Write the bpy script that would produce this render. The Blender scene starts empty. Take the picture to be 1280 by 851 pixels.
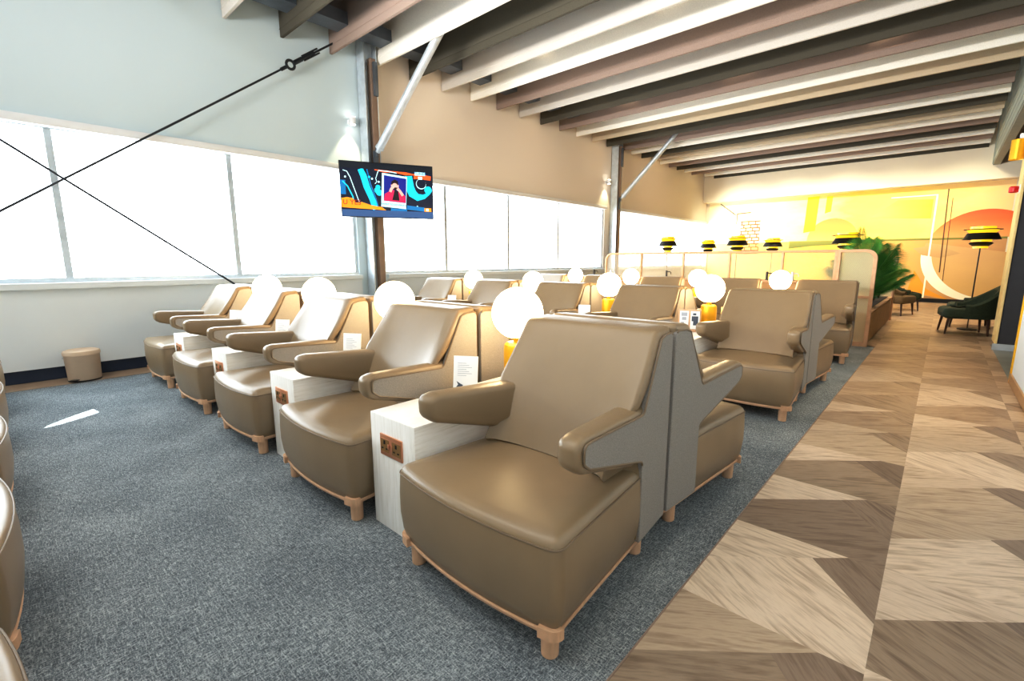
import bpy, bmesh, math, random
from mathutils import Vector, Matrix
random.seed(7)
S = bpy.context.scene
COL = S.collection
PI = math.pi

# ------------------------------------------------------------------ materials
def new_mat(name):
    m = bpy.data.materials.new(name); m.use_nodes = True
    nt = m.node_tree
    return m, nt, nt.nodes['Principled BSDF']
def srgb(r, g, b):
    f = lambda c: ((c/255+0.055)/1.055)**2.4 if c/255 > 0.04045 else c/255/12.92
    return (f(r), f(g), f(b), 1)
def N(nt, t, **kw):
    n = nt.nodes.new(t)
    for k, v in kw.items(): setattr(n, k, v)
    return n
def ramp(nt, stops, interp='LINEAR'):
    n = nt.nodes.new('ShaderNodeValToRGB'); cr = n.color_ramp; cr.interpolation = interp
    while len(cr.elements) < len(stops): cr.elements.new(0.5)
    for e, (p, c) in zip(cr.elements, stops): e.position = p; e.color = c
    return n
def coords(nt, scale=(1,1,1), out='Object', rot=(0,0,0)):
    tc = N(nt, 'ShaderNodeTexCoord'); mp = N(nt, 'ShaderNodeMapping')
    mp.inputs['Scale'].default_value = scale; mp.inputs['Rotation'].default_value = rot
    nt.links.new(tc.outputs[out], mp.inputs['Vector']); return mp.outputs['Vector']
def noise(nt, vec, scale, detail=4, rough=.55):
    n = N(nt, 'ShaderNodeTexNoise'); n.inputs['Scale'].default_value = scale
    n.inputs['Detail'].default_value = detail; n.inputs['Roughness'].default_value = rough
    nt.links.new(vec, n.inputs['Vector']); return n.outputs['Fac']
def bump(nt, b, h, strength=.2, dist=.01):
    n = N(nt, 'ShaderNodeBump'); n.inputs['Strength'].default_value = strength; n.inputs['Distance'].default_value = dist
    nt.links.new(h, n.inputs['Height']); nt.links.new(n.outputs['Normal'], b.inputs['Normal'])
def simple(name, c, rough=.5, metal=0, var=0.0, nscale=8, bstr=0, bscale=200, spec=.5, stretch=(1,1,1)):
    m, nt, b = new_mat(name)
    b.inputs['Roughness'].default_value = rough; b.inputs['Metallic'].default_value = metal
    b.inputs['Specular IOR Level'].default_value = spec
    v = coords(nt, stretch)
    f = noise(nt, v, nscale)
    lo = tuple(x*(1-var) for x in c[:3])+(1,); hi = tuple(min(1, x*(1+var)) for x in c[:3])+(1,)
    r = ramp(nt, [(.3, lo), (.7, hi)]); nt.links.new(f, r.inputs['Fac']); nt.links.new(r.outputs['Color'], b.inputs['Base Color'])
    if bstr:
        bump(nt, b, noise(nt, v, bscale, 3), bstr, .004)
    return m
def emit(name, c, s):
    m, nt, b = new_mat(name)
    b.inputs['Base Color'].default_value = c
    b.inputs['Emission Color'].default_value = c; b.inputs['Emission Strength'].default_value = s
    b.inputs['Roughness'].default_value = .25
    return m

LEATHER = simple('taupe_leather', srgb(139,119,92), .33, var=.05, nscale=5, bstr=.10, bscale=420, spec=.6)
FABRIC = simple('grey_tweed', srgb(150,145,139), .92, var=.18, nscale=260, bstr=.35, bscale=300, spec=.15)
PIPE = simple('piping_leather', srgb(122,104,82), .45, var=.05)
OAK = simple('pale_oak', srgb(208,168,134), .5, var=.1, nscale=18, stretch=(1,6,1))
GOLD = simple('brushed_gold', srgb(236,184,48), .34, metal=.6, var=.05, nscale=30)
COPPER = simple('copper_plate', srgb(226,164,128), .3, metal=.7, var=.05, nscale=30)
BRASSDK = simple('socket_inner', srgb(168,128,78), .4, metal=.5, var=.1)
BLACK = simple('black_plastic', srgb(22,22,24), .35, var=.1)
HOLE = simple('dark_slot', srgb(14,12,10), .8)
WHITEP = simple('white_paint', srgb(232,234,236), .5, var=.02)
STEEL = simple('galvanised_steel', srgb(196,206,214), .4, metal=.4, var=.12, nscale=9)
STEELDK = simple('dark_steel', srgb(104,112,122), .45, metal=.5, var=.1)
BROWNST = simple('brown_steel', srgb(150,128,112), .5, metal=.1, var=.08)
CABLE = simple('black_cable', srgb(34,38,44), .5, metal=.3)
GLOBE = emit('opal_globe', (1,.74,.42,1), 15.0)
PAPER = simple('card_paper', srgb(240,241,240), .45, var=.02)
INK = simple('card_ink', srgb(70,78,92), .6)
INKL = simple('card_print', srgb(170,176,186), .6)
BINM = simple('beige_bin', srgb(214,190,164), .45, var=.03)
GREEN = simple('dark_green_velvet', srgb(46,58,40), .75, var=.2, nscale=40, spec=.3)
BROWNV = simple('brown_velvet', srgb(104,84,52), .75, var=.2, nscale=40)
DKWOOD = simple('dark_walnut', srgb(70,44,30), .45, var=.2, nscale=14, stretch=(1,1,.2))
LAMPGOLD = emit('lamp_gold_lit', srgb(240,200,40), .9)
LAMPBLK = simple('lamp_black', srgb(30,26,22), .45)
LEAF = simple('palm_leaf', srgb(90,160,66), .5, var=.45, nscale=6)
LEAFD = simple('palm_leaf_dark', srgb(52,118,50), .5, var=.4, nscale=6)
SOIL = simple('soil', srgb(50,38,28), .95, var=.3, nscale=60)
REDP = simple('red_alarm', srgb(214,30,28), .4)
CEIL = simple('dark_ceiling', srgb(74,78,84), .9, var=.1)
NAVY = simple('navy_skirting', srgb(30,44,66), .5, var=.05)
ANTHR = simple('anthracite_wall', srgb(52,54,60), .6, var=.05)
GREYTILE = simple('grey_tile', srgb(128,134,130), .4, var=.1, nscale=3)
SPOTW = emit('spot_lens', (1,.95,.85,1), 20)

def wall_mat(name, c, bs=.08):
    m, nt, b = new_mat(name); b.inputs['Roughness'].default_value = .85; b.inputs['Specular IOR Level'].default_value = .2
    v = coords(nt, (1,1,1)); f = noise(nt, v, .7, 5, .6)
    r = ramp(nt, [(.3, tuple(x*.95 for x in c[:3])+(1,)), (.7, c)]); nt.links.new(f, r.inputs['Fac'])
    nt.links.new(r.outputs['Color'], b.inputs['Base Color']); bump(nt, b, noise(nt, v, 160, 3), bs, .003)
    return m
WALL = wall_mat('painted_wall', srgb(226,232,234))
WALLW = wall_mat('warm_painted_wall', srgb(236,226,206))

def carpet_mat():
    m, nt, b = new_mat('heather_carpet'); b.inputs['Roughness'].default_value = .95; b.inputs['Specular IOR Level'].default_value = .1
    f1 = noise(nt, coords(nt, (9,1.6,1)), 19, 6, .80); f2 = noise(nt, coords(nt, (1.6,9,1)), 19, 6, .80)
    f3 = noise(nt, coords(nt, (1,1,1)), 2.2, 4, .6); f4 = noise(nt, coords(nt), 190, 2, .7)
    a = N(nt, 'ShaderNodeMath', operation='MAXIMUM'); nt.links.new(f1, a.inputs[0]); nt.links.new(f2, a.inputs[1])
    s = N(nt, 'ShaderNodeMath', operation='MULTIPLY_ADD'); s.inputs[1].default_value = .13
    nt.links.new(f3, s.inputs[0]); nt.links.new(a.outputs[0], s.inputs[2])
    t = N(nt, 'ShaderNodeMath', operation='MULTIPLY_ADD'); t.inputs[1].default_value = .34
    nt.links.new(f4, t.inputs[0]); nt.links.new(s.outputs[0], t.inputs[2])
    r = ramp(nt, [(.62, srgb(55,60,65)), (.74, srgb(98,105,110)), (.86, srgb(166,172,173)), (1, srgb(206,209,206))])
    nt.links.new(t.outputs[0], r.inputs['Fac']); nt.links.new(r.outputs['Color'], b.inputs['Base Color'])
    bump(nt, b, t.outputs[0], .5, .006)
    return m
CARPET = carpet_mat()

def plank_mat():
    m, nt, b = new_mat('vinyl_oak_planks'); b.inputs['Roughness'].default_value = .42; b.inputs['Specular IOR Level'].default_value = .35
    v = coords(nt, (2.6,26,1), 'UV'); f = noise(nt, v, 2.2, 8, .62)
    w = N(nt, 'ShaderNodeTexNoise'); w.inputs['Scale'].default_value = 1.6; w.inputs['Detail'].default_value = 3; w.inputs['Distortion'].default_value = 1.5
    nt.links.new(coords(nt, (1.4,7,1), 'UV'), w.inputs['Vector'])
    at = N(nt, 'ShaderNodeVertexColor', layer_name='tone')
    r = ramp(nt, [(.30, srgb(140,124,110)), (.44, srgb(182,167,150)), (.56, srgb(212,199,182)), (.70, srgb(180,164,146))])
    mx = N(nt, 'ShaderNodeMath', operation='MULTIPLY_ADD'); mx.inputs[1].default_value = .5
    nt.links.new(w.outputs['Fac'], mx.inputs[0]); 
    h = N(nt, 'ShaderNodeMath', operation='MULTIPLY'); h.inputs[1].default_value = .55; nt.links.new(f, h.inputs[0])
    nt.links.new(h.outputs[0], mx.inputs[2]); nt.links.new(mx.outputs[0], r.inputs['Fac'])
    mul = N(nt, 'ShaderNodeMix', data_type='RGBA', blend_type='MULTIPLY'); mul.inputs[0].default_value = 1
    nt.links.new(r.outputs['Color'], mul.inputs[6]); nt.links.new(at.outputs['Color'], mul.inputs[7])
    nt.links.new(mul.outputs[2], b.inputs['Base Color']); bump(nt, b, f, .12, .003)
    return m
PLANK = plank_mat()

def streak_mat(name, scale):
    m, nt, b = new_mat(name); b.inputs['Roughness'].default_value = .45
    f = noise(nt, coords(nt, scale), 3.0, 7, .72)
    r = ramp(nt, [(.28, srgb(204,200,192)), (.40, srgb(240,237,230)), (.58, srgb(252,250,246)), (.8, srgb(242,240,234))])
    nt.links.new(f, r.inputs['Fac']); nt.links.new(r.outputs['Color'], b.inputs['Base Color']); bump(nt, b, f, .08, .003)
    return m
WASHV = streak_mat('whitewash_vertical', (22,3,1.2)); WASHH = streak_mat('whitewash_horizontal', (2,1.6,26))

def baffle_mat(name, c):
    m, nt, b = new_mat(name); b.inputs['Roughness'].default_value = .95; b.inputs['Specular IOR Level'].default_value = .1
    f = noise(nt, coords(nt, (1,1,1)), 120, 3, .7)
    r = ramp(nt, [(.3, tuple(x*.86 for x in c[:3])+(1,)), (.7, tuple(min(1,x*1.06) for x in c[:3])+(1,))])
    nt.links.new(f, r.inputs['Fac']); nt.links.new(r.outputs['Color'], b.inputs['Base Color']); bump(nt, b, f, .3, .004)
    return m
BW = baffle_mat('felt_white', srgb(246,242,232)); BL = baffle_mat('felt_light_grey', srgb(208,202,194))
BM = baffle_mat('felt_mauve', srgb(152,134,124)); BD = baffle_mat('felt_dark', srgb(84,80,70)); BB = baffle_mat('felt_beige', srgb(200,184,160))

def glass_mat():
    m = bpy.data.materials.new('window_glass'); m.use_nodes = True; nt = m.node_tree; nt.nodes.clear()
    o = N(nt, 'ShaderNodeOutputMaterial'); t = N(nt, 'ShaderNodeBsdfTransparent'); g = N(nt, 'ShaderNodeBsdfGlossy')
    g.inputs['Roughness'].default_value = .02; t.inputs['Color'].default_value = (.95,.985,1,1)
    f = N(nt, 'ShaderNodeFresnel'); f.inputs['IOR'].default_value = 1.03
    x = N(nt, 'ShaderNodeMixShader'); nt.links.new(f.outputs[0], x.inputs[0]); nt.links.new(t.outputs[0], x.inputs[1]); nt.links.new(g.outputs[0], x.inputs[2])
    nt.links.new(x.outputs[0], o.inputs['Surface']); return m
GLASS = glass_mat()
def cane_mat():
    m = bpy.data.materials.new('woven_cane'); m.use_nodes = True; nt = m.node_tree; nt.nodes.clear()
    o = N(nt, 'ShaderNodeOutputMaterial'); t = N(nt, 'ShaderNodeBsdfTransparent'); d = N(nt, 'ShaderNodeBsdfDiffuse'); tl = N(nt, 'ShaderNodeBsdfTranslucent')
    d.inputs['Color'].default_value = srgb(250,240,206); tl.inputs['Color'].default_value = srgb(250,240,206)
    a = N(nt, 'ShaderNodeMixShader'); a.inputs[0].default_value = .45; nt.links.new(d.outputs[0], a.inputs[1]); nt.links.new(tl.outputs[0], a.inputs[2])
    ck = N(nt, 'ShaderNodeTexChecker'); ck.inputs['Scale'].default_value = 120; ck.inputs['Color1'].default_value = (.62,.62,.62,1); ck.inputs['Color2'].default_value = (.92,.92,.92,1)
    nt.links.new(coords(nt, (1,.013,1)), ck.inputs['Vector'])
    x = N(nt, 'ShaderNodeMixShader'); nt.links.new(ck.outputs['Color'], x.inputs[0]); nt.links.new(t.outputs[0], x.inputs[1]); nt.links.new(a.outputs[0], x.inputs[2])
    nt.links.new(x.outputs[0], o.inputs['Surface']); return m
CANE = cane_mat()
def frost_cane():
    m = bpy.data.materials.new('fine_translucent_cane'); m.use_nodes = True; nt = m.node_tree; nt.nodes.clear()
    o = N(nt, 'ShaderNodeOutputMaterial'); t = N(nt, 'ShaderNodeBsdfTransparent'); d = N(nt, 'ShaderNodeBsdfDiffuse'); tl = N(nt, 'ShaderNodeBsdfTranslucent')
    d.inputs['Color'].default_value = srgb(248,238,216); tl.inputs['Color'].default_value = srgb(250,240,220)
    a = N(nt, 'ShaderNodeMixShader'); a.inputs[0].default_value = .6; nt.links.new(d.outputs[0], a.inputs[1]); nt.links.new(tl.outputs[0], a.inputs[2])
    ck = N(nt, 'ShaderNodeTexChecker'); ck.inputs['Scale'].default_value = 160; ck.inputs['Color1'].default_value = (.2,.2,.2,1); ck.inputs['Color2'].default_value = (.6,.6,.6,1)
    nt.links.new(coords(nt, (1,.013,1)), ck.inputs['Vector'])
    x = N(nt, 'ShaderNodeMixShader'); nt.links.new(ck.outputs['Color'], x.inputs[0]); nt.links.new(t.outputs[0], x.inputs[1]); nt.links.new(a.outputs[0], x.inputs[2])
    nt.links.new(x.outputs[0], o.inputs['Surface']); return m
CANEF = frost_cane()

# ------------------------------------------------------------------ mesh helpers
def obj(name, bm, mats, parent=None, loc=None, sharp=35, smooth=True):
    bmesh.ops.remove_doubles(bm, verts=bm.verts, dist=1e-6)
    bmesh.ops.recalc_face_normals(bm, faces=bm.faces)
    me = bpy.data.meshes.new(name); bm.to_mesh(me); bm.free()
    for m in (mats if isinstance(mats, (list, tuple)) else [mats]): me.materials.append(m)
    if smooth:
        me.polygons.foreach_set('use_smooth', [True]*len(me.polygons))
        me.set_sharp_from_angle(angle=math.radians(sharp))
    o = bpy.data.objects.new(name, me); COL.objects.link(o)
    if parent: o.parent = parent
    if loc: o.location = loc
    return o
def tag(o, label=None, cat=None, group=None, kind=None):
    if label: o['label'] = label
    if cat: o['category'] = cat
    if group: o['group'] = group
    if kind: o['kind'] = kind
    return o
def thing(name, label, cat, loc=(0,0,0), rz=0, group=None):
    o = bpy.data.objects.new(name, None); COL.objects.link(o); o.empty_display_size = .1
    o.location = loc; o.rotation_euler = (0,0,rz)
    return tag(o, label, cat, group)
KIDS = {}
def copy_tree(o, parent=None):
    c = o.copy(); COL.objects.link(c)
    if parent: c.parent = parent
    for ch in list(o.children): copy_tree(ch, c)
    return c
def dup(o, loc, rz, label, group=None):
    c = copy_tree(o); c.location = loc; c.rotation_euler = (0,0,rz); c['label'] = label
    if group: c['group'] = group
    return c
def nb(): return bmesh.new()
def box(bm, x0, x1, y0, y1, z0, z1, bev=0, mi=0, seg=2):
    vs = [bm.verts.new((x, y, z)) for x in (x0, x1) for y in (y0, y1) for z in (z0, z1)]
    fs = [bm.faces.new([vs[i] for i in q]) for q in ((0,1,3,2),(4,6,7,5),(0,4,5,1),(2,3,7,6),(0,2,6,4),(1,5,7,3))]
    for f in fs: f.material_index = mi
    if bev:
        es = list({e for f in fs for e in f.edges})
        bmesh.ops.bevel(bm, geom=es, offset=bev, segments=seg, profile=.5, affect='EDGES', material=mi)
def tube(bm, pts, r, seg=10, closed=False, cap=True, mi=0, scale2=None):
    pts = [Vector(p) for p in pts]; n = len(pts); rings = []
    up = None
    for i, p in enumerate(pts):
        a = pts[(i-1) % n] if (closed or i > 0) else p; b = pts[(i+1) % n] if (closed or i < n-1) else p
        t = (b-a).normalized()
        if up is None:
            up = Vector((0,0,1)) if abs(t.z) < .9 else Vector((1,0,0))
        s = t.cross(up).normalized(); up = s.cross(t).normalized()
        rr = r[i] if isinstance(r, (list, tuple)) else r
        rings.append([bm.verts.new(p + s*rr*math.cos(k*2*PI/seg) + up*rr*math.sin(k*2*PI/seg)) for k in range(seg)])
    m = n if closed else n-1
    for i in range(m):
        A, B = rings[i], rings[(i+1) % n]
        for k in range(seg):
            f = bm.faces.new((A[k], A[(k+1) % seg], B[(k+1) % seg], B[k])); f.material_index = mi
    if cap and not closed:
        bm.faces.new(rings[0][::-1]).material_index = mi; bm.faces.new(rings[-1]).material_index = mi
def loft(bm, rings, cap0=True, cap1=True, mi=0):
    R = [[bm.verts.new(p) for p in r] for r in rings]; n = len(R[0])
    for A, B in zip(R, R[1:]):
        for k in range(n):
            bm.faces.new((A[k], A[(k+1) % n], B[(k+1) % n], B[k])).material_index = mi
    for flag, r in ((cap0, R[0]), (cap1, R[-1])):
        if flag:
            bm.faces.new(r).material_index = mi
def lathe(bm, prof, seg=24, c=(0,0,0), mi=0):
    rings = [[Vector((c[0]+r*math.cos(k*2*PI/seg), c[1]+r*math.sin(k*2*PI/seg), c[2]+z)) for k in range(seg)] for r, z in prof]
    loft(bm, rings, prof[0][0] > 1e-5, prof[-1][0] > 1e-5, mi)
def sphere(bm, c, r, seg=32, rng=18):
    bmesh.ops.create_uvsphere(bm, u_segments=seg, v_segments=rng, radius=r, matrix=Matrix.Translation(c))
def round_poly(pts, radii, seg=5):
    out = []; n = len(pts)
    for i in range(n):
        p = Vector(pts[i]); a = Vector(pts[i-1]); b = Vector(pts[(i+1) % n]); r = radii[i] if isinstance(radii, (list, tuple)) else radii
        if r <= 0: out.append(p); continue
        u = (a-p).normalized(); v = (b-p).normalized(); ang = u.angle(v)
        t = min(r/math.tan(ang/2), .49*(a-p).length, .49*(b-p).length); rr = t*math.tan(ang/2)
        cen = p + (u+v).normalized()*(rr/math.sin(ang/2))
        s = p+u*t-cen; e = p+v*t-cen; tot = s.angle(e)
        for k in range(seg+1):
            f = k/seg
            q = (s*math.sin((1-f)*tot)+e*math.sin(f*tot))/math.sin(tot) if tot > 1e-4 else s
            out.append(cen+q)
    return out
def offset(poly, d):                      # inset (d > 0 shrinks) of a closed 2D outline
    n = len(poly); area = sum(poly[i-1].x*poly[i].y-poly[i].x*poly[i-1].y for i in range(n)); s = 1 if area > 0 else -1
    out = []
    for i in range(n):
        e1 = (poly[i]-poly[i-1]); e2 = (poly[(i+1) % n]-poly[i])
        if e1.length < 1e-7: e1 = e2
        if e2.length < 1e-7: e2 = e1
        n1 = Vector((-e1.y, e1.x)).normalized(); n2 = Vector((-e2.y, e2.x)).normalized(); m = (n1+n2)
        m = m.normalized() if m.length > 1e-6 else n1
        c = max(.5, m.dot(n1)); out.append(poly[i]+m*(d*s/c))
    return out

# ------------------------------------------------------------------ camera
cam_d = bpy.data.cameras.new('camera'); cam = bpy.data.objects.new('camera', cam_d); COL.objects.link(cam)
cam_d.sensor_width = 36; cam_d.lens = 584.73/1280*36; cam_d.clip_start = .02
yaw, pit, roll = .7395, .1693, -.0018
fw = Vector((-math.sin(yaw)*math.cos(pit), math.cos(yaw)*math.cos(pit), -math.sin(pit)))
rt = Vector((math.cos(yaw), math.sin(yaw), 0)); up = rt.cross(fw)
r2 = rt*math.cos(roll)+up*math.sin(roll); u2 = -rt*math.sin(roll)+up*math.cos(roll)
cam.matrix_world = Matrix(((r2.x,u2.x,-fw.x,0),(r2.y,u2.y,-fw.y,0),(r2.z,u2.z,-fw.z,1.25),(0,0,0,1)))
S.camera = cam

# ------------------------------------------------------------------ room shell
XW, XR, YB, YF, ZC = -6.92, .64, 18.6, -2.6, 5.25
def struct(name, bm, mats, parent=None, smooth=False):
    o = obj(name, bm, mats, parent, smooth=smooth)
    if parent is None: o['kind'] = 'structure'
    return o
b = nb(); box(b, -6.54, -.609, YF, 8.5, -.06, 0); struct('floor', b, CARPET)
b = nb(); box(b, XW, -6.54, YF, 8.5, -.06, .003); struct('trim_1', b, simple('brown_edge_strip', srgb(150,128,106), .55, var=.2, nscale=10, stretch=(6,.6,1)))

# wood planks: bent arrow and trapezoid boards in two columns
def plank_floor():
    bm = nb(); cl = bm.loops.layers.float_color.new('tone'); uv = bm.loops.layers.uv.new('UVMap')
    LIGHT = [(1.0,.95,.90),(.88,.82,.75),(1.08,1.03,.97),(.76,.69,.61)]; MID = [(.60,.52,.45),(.50,.44,.38),(.70,.62,.54)]; DARK = [(.36,.31,.28),(.29,.25,.23),(.44,.38,.34),(.50,.44,.39)]
    def face(pts, ang, tone):
        f = bm.faces.new([bm.verts.new((x, y, 0)) for x, y in pts]); ca, sa = math.cos(ang), math.sin(ang); ox, oy = random.random()*9, random.random()*9
        for l in f.loops:
            x, y = l.vert.co.x, l.vert.co.y
            l[uv].uv = (x*ca+y*sa+ox, -x*sa+y*ca+oy); l[cl] = (*tone, 1)
    def clipx(pts, x0, x1):
        for lim, s in ((x0, 1), (x1, -1)):
            o = []
            for i in range(len(pts)):
                p, q = pts[i-1], pts[i]; a, c = s*(p[0]-lim), s*(q[0]-lim)
                if (a >= 0) != (c >= 0): t = a/(a-c); o.append((p[0]+t*(q[0]-p[0]), p[1]+t*(q[1]-p[1])))
                if c >= 0: o.append(q)
            pts = o
            if len(pts) < 3: return []
        return pts
    def column(xc, y0, y1, lo, hi, ph):
        k0 = int((y0-1.25)/.66)-1; k1 = int((y1-1.25)/.66)+1
        for k in range(k0, k1+1):
            y = 1.25+ph+.66*k
            P = [([(0,0),(.335,.285),(.45,.39),(0,.39)], random.choice((0,.62)), random.choice(LIGHT)),
                 ([(.335,.285),(.57,0),(.57,.39),(.45,.39)], -.9, random.choice(DARK)),
                 ([(0,.39),(.57,.39),(.57,.66),(.335,.945),(0,.66)], random.choice((-.55,.6)), random.choice(LIGHT[1:]+MID+MID+DARK[2:]))]
            for pts, a, tone in P:
                q = clipx([(xc+u, y+v) for u, v in pts], lo, hi)
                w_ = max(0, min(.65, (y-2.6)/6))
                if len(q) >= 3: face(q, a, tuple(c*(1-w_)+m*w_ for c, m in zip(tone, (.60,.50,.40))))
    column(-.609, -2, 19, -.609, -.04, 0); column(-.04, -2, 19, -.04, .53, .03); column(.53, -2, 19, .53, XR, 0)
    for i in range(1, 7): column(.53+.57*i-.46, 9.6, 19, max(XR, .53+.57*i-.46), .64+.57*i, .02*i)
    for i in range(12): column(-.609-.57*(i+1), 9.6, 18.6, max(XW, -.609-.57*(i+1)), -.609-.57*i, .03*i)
    return bm
fl = obj('floor', plank_floor(), PLANK, smooth=False); fl['kind'] = 'structure'
b = nb(); box(b, XW, 4.2, YF, 19.4, -.14, -.061); struct('floor', b, GREYTILE)
b = nb(); box(b, XR, 4.2, 6.93, 9.9, -.06, .002); struct('floor', b, GREYTILE)
b = nb(); box(b, -.612, -.607, YF, 8.5, 0, .003); struct('trim_2', b, BROWNST)

# window wall
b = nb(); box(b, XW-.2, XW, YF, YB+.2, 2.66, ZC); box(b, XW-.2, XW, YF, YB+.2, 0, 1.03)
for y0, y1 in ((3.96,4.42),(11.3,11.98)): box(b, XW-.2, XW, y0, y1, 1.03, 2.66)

def bay_wall():  # beige far bay, with warm lamp tone put into the wall colour
    m, nt, q = new_mat('window_wall_lamp_tint'); q.inputs['Roughness'].default_value = .85; q.inputs['Specular IOR Level'].default_value = .2
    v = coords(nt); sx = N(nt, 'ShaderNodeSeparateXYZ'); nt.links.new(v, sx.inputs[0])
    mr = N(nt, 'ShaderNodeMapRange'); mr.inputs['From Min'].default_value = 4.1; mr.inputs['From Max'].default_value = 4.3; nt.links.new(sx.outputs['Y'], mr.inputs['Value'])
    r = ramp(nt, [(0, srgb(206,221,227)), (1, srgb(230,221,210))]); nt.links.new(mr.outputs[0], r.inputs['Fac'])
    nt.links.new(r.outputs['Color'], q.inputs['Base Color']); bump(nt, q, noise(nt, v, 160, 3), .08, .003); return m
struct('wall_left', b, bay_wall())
b = nb(); box(b, XW, XW+.022, YF, YB, .004, .14, .004); struct('baseboard_left', b, NAVY)
for i, (y0, y1) in enumerate(((YF,3.97),(4.44,11.5),(12.0,YB))):
    b = nb(); box(b, XW, XW+.09, y0, y1, .96, 1.03, .008); box(b, XW, XW+.05, y0, y1, .14, .96); struct('trim_%d' % (i+3), b, WALL)
def window(n, y0, y1, mull):
    fr = nb(); x0, x1 = XW-.12, XW-.04
    box(fr, x0, x1+.02, y0, y1, 1.03, 1.075); box(fr, x0, x1+.02, y0, y1, 2.59, 2.66)
    box(fr, x0, x1, y0, y0+.05, 1.075, 2.59); box(fr, x0, x1, y1-.05, y1, 1.075, 2.59)
    for y in mull: box(fr, x0, x1, y-.03, y+.03, 1.075, 2.59)
    root = struct('window_%d' % n, fr, STEEL)
    ys = [y0+.05]+list(mull)+[y1-.05]
    for a, c in zip(ys, ys[1:]):
        p = nb(); box(p, XW-.085, XW-.075, a+.03, c-.03, 1.075, 2.59); obj('pane', p, GLASS, root, smooth=False)
    c = nb(); box(c, XW-.03, XW+.07, y0-.02, y1+.02, 2.60, 2.685, .012)
    obj('blind_cassette', c, WHITEP, root)
window(1, YF, 3.96, (-1.1,.55,2.22)); window(2, 4.42, 11.3, (5.8,7.52,9.29)); window(3, 11.98, YB, (13.7,15.4,17.1))

# other walls
b = nb(); box(b, XW, 4.2, YB, YB+.2, 0, ZC); struct('wall_back', b, WALLW)
b = nb(); box(b, XW, 4.0, 18.2, YB, 3.36, ZC); struct('trim_6', b, WALLW)
b = nb(); box(b, XW, 4.2, YF-.2, YF, 0, ZC); struct('wall_front', b, WALL)
b = nb(); box(b, XR, XR+.14, YF, 6.9, 0, 2.9); struct('wall_right', b, WALL)
b = nb(); box(b, XR+.02, XR+.16, YF, 9.75, 2.9, ZC); box(b, XR+.02, XR+.16, 9.75, 18.2, 3.72, ZC)
for k in range(9): box(b, XR+.005, XR+.02, YF, 18.2, 3.75+k*.16, 3.89+k*.16)
struct('wall_right', b, simple('grey_green_slats', srgb(150,158,150), .7, var=.06))
b = nb(); box(b, XR-.015, XR+.17, 6.9, 6.93, 0, 2.9); struct('trim_7', b, GOLD)
b = nb(); box(b, XR-.015, XR, YF, 6.9, .004, .1, .003); struct('baseboard_right', b, simple('oak_skirting', srgb(176,140,100), .4, var=.1))
b = nb(); box(b, 4.0, 4.2, YF, YB, 0, ZC); struct('wall_side', b, ANTHR)
b = nb(); box(b, .672, .98, 9.36, 9.75, 0, 3.0); box(b, .98, 4.2, 9.6, 9.75, 0, 3.0); struct('wall_right', b, ANTHR)
b = nb(); box(b, .64, .672, 9.33, 9.78, .09, 3.0, .006); struct('trim_8', b, simple('cream_door_jamb', srgb(240,214,150), .5, var=.05))
b = nb(); box(b, .625, 1.0, 9.32, 9.35, 0, .09, .004); struct('trim_9', b, STEEL)
b = nb(); box(b, XW-.2, 4.2, YF-.2, YB+.2, ZC, ZC+.15); struct('ceiling', b, CEIL)
b = nb(); box(b, 1.7, 2.6, 9.57, 9.6, 0, 2.2); struct('door_1', b, simple('dark_door', srgb(36,34,34), .35))
b = nb(); box(b, -3.0, 1.0, YB-.012, YB, .004, .12); box(b, XW, -3.0, YB-.012, YB, .004, .12); struct('baseboard_back', b, BLACK)

# ------------------------------------------------------------------ ceiling baffles
BAF = {-5:BD,-4:BM,-3:BL,-2:BD,-1:BM,0:BW,1:BD,2:BL,3:BW,4:BM,5:BL,6:BD,7:BM,8:BW,9:BB,10:BD,11:BM,12:BW,13:BD,14:BB,15:BW,16:BM,17:BD,18:BW,19:BM,20:BW,21:BD}
CN = {id(BW):'white', id(BL):'pale grey', id(BM):'mauve brown', id(BD):'dark olive grey', id(BB):'beige'}
order = ['first','second','third','fourth','fifth','sixth','seventh','eighth']
seen = {}
for k in range(-4, 22):
    y = 4.37+.689*k if k <= 11 else 11.95+(k-11)*.62
    m = BAF[k]; x0 = XW+.03 if k < 20 else XW+.12*(k-18)
    b = nb(); box(b, x0, .53, y-.022, y+.022, 4.19, 4.84, .006)
    box(b, x0, .53, y-.027, y+.027, 4.285, 4.291)
    c = CN[id(m)]; seen[c] = seen.get(c, 0)+1
    o = obj('ceiling_baffle', b, m)
    tag(o, '%s fabric ceiling baffle, %s of its colour counted from the camera' % (c, order[seen[c]-1]), 'baffle', 'hanging fabric ceiling baffles')
# steel tray running under the roof, along the window wall
t = thing('cable_tray', 'dark perforated steel tray running above the baffles along the window wall', 'tray', (-6.62,YF,4.40))
b = nb(); box(b, -.012, .012, 0, 20.6, 0, .16)
for k in range(100): box(b, .012, .016, .1+k*.2, .2+k*.2, .05, .11)
obj('side_rail', b, STEELDK, t)
b = nb(); box(b, .012, .26, 0, 20.6, 0, .012); obj('tray_floor', b, STEELDK, t)
b = nb(); box(b, .26, .284, 0, 20.6, 0, .16); obj('side_rail', b, STEELDK, t)

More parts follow.
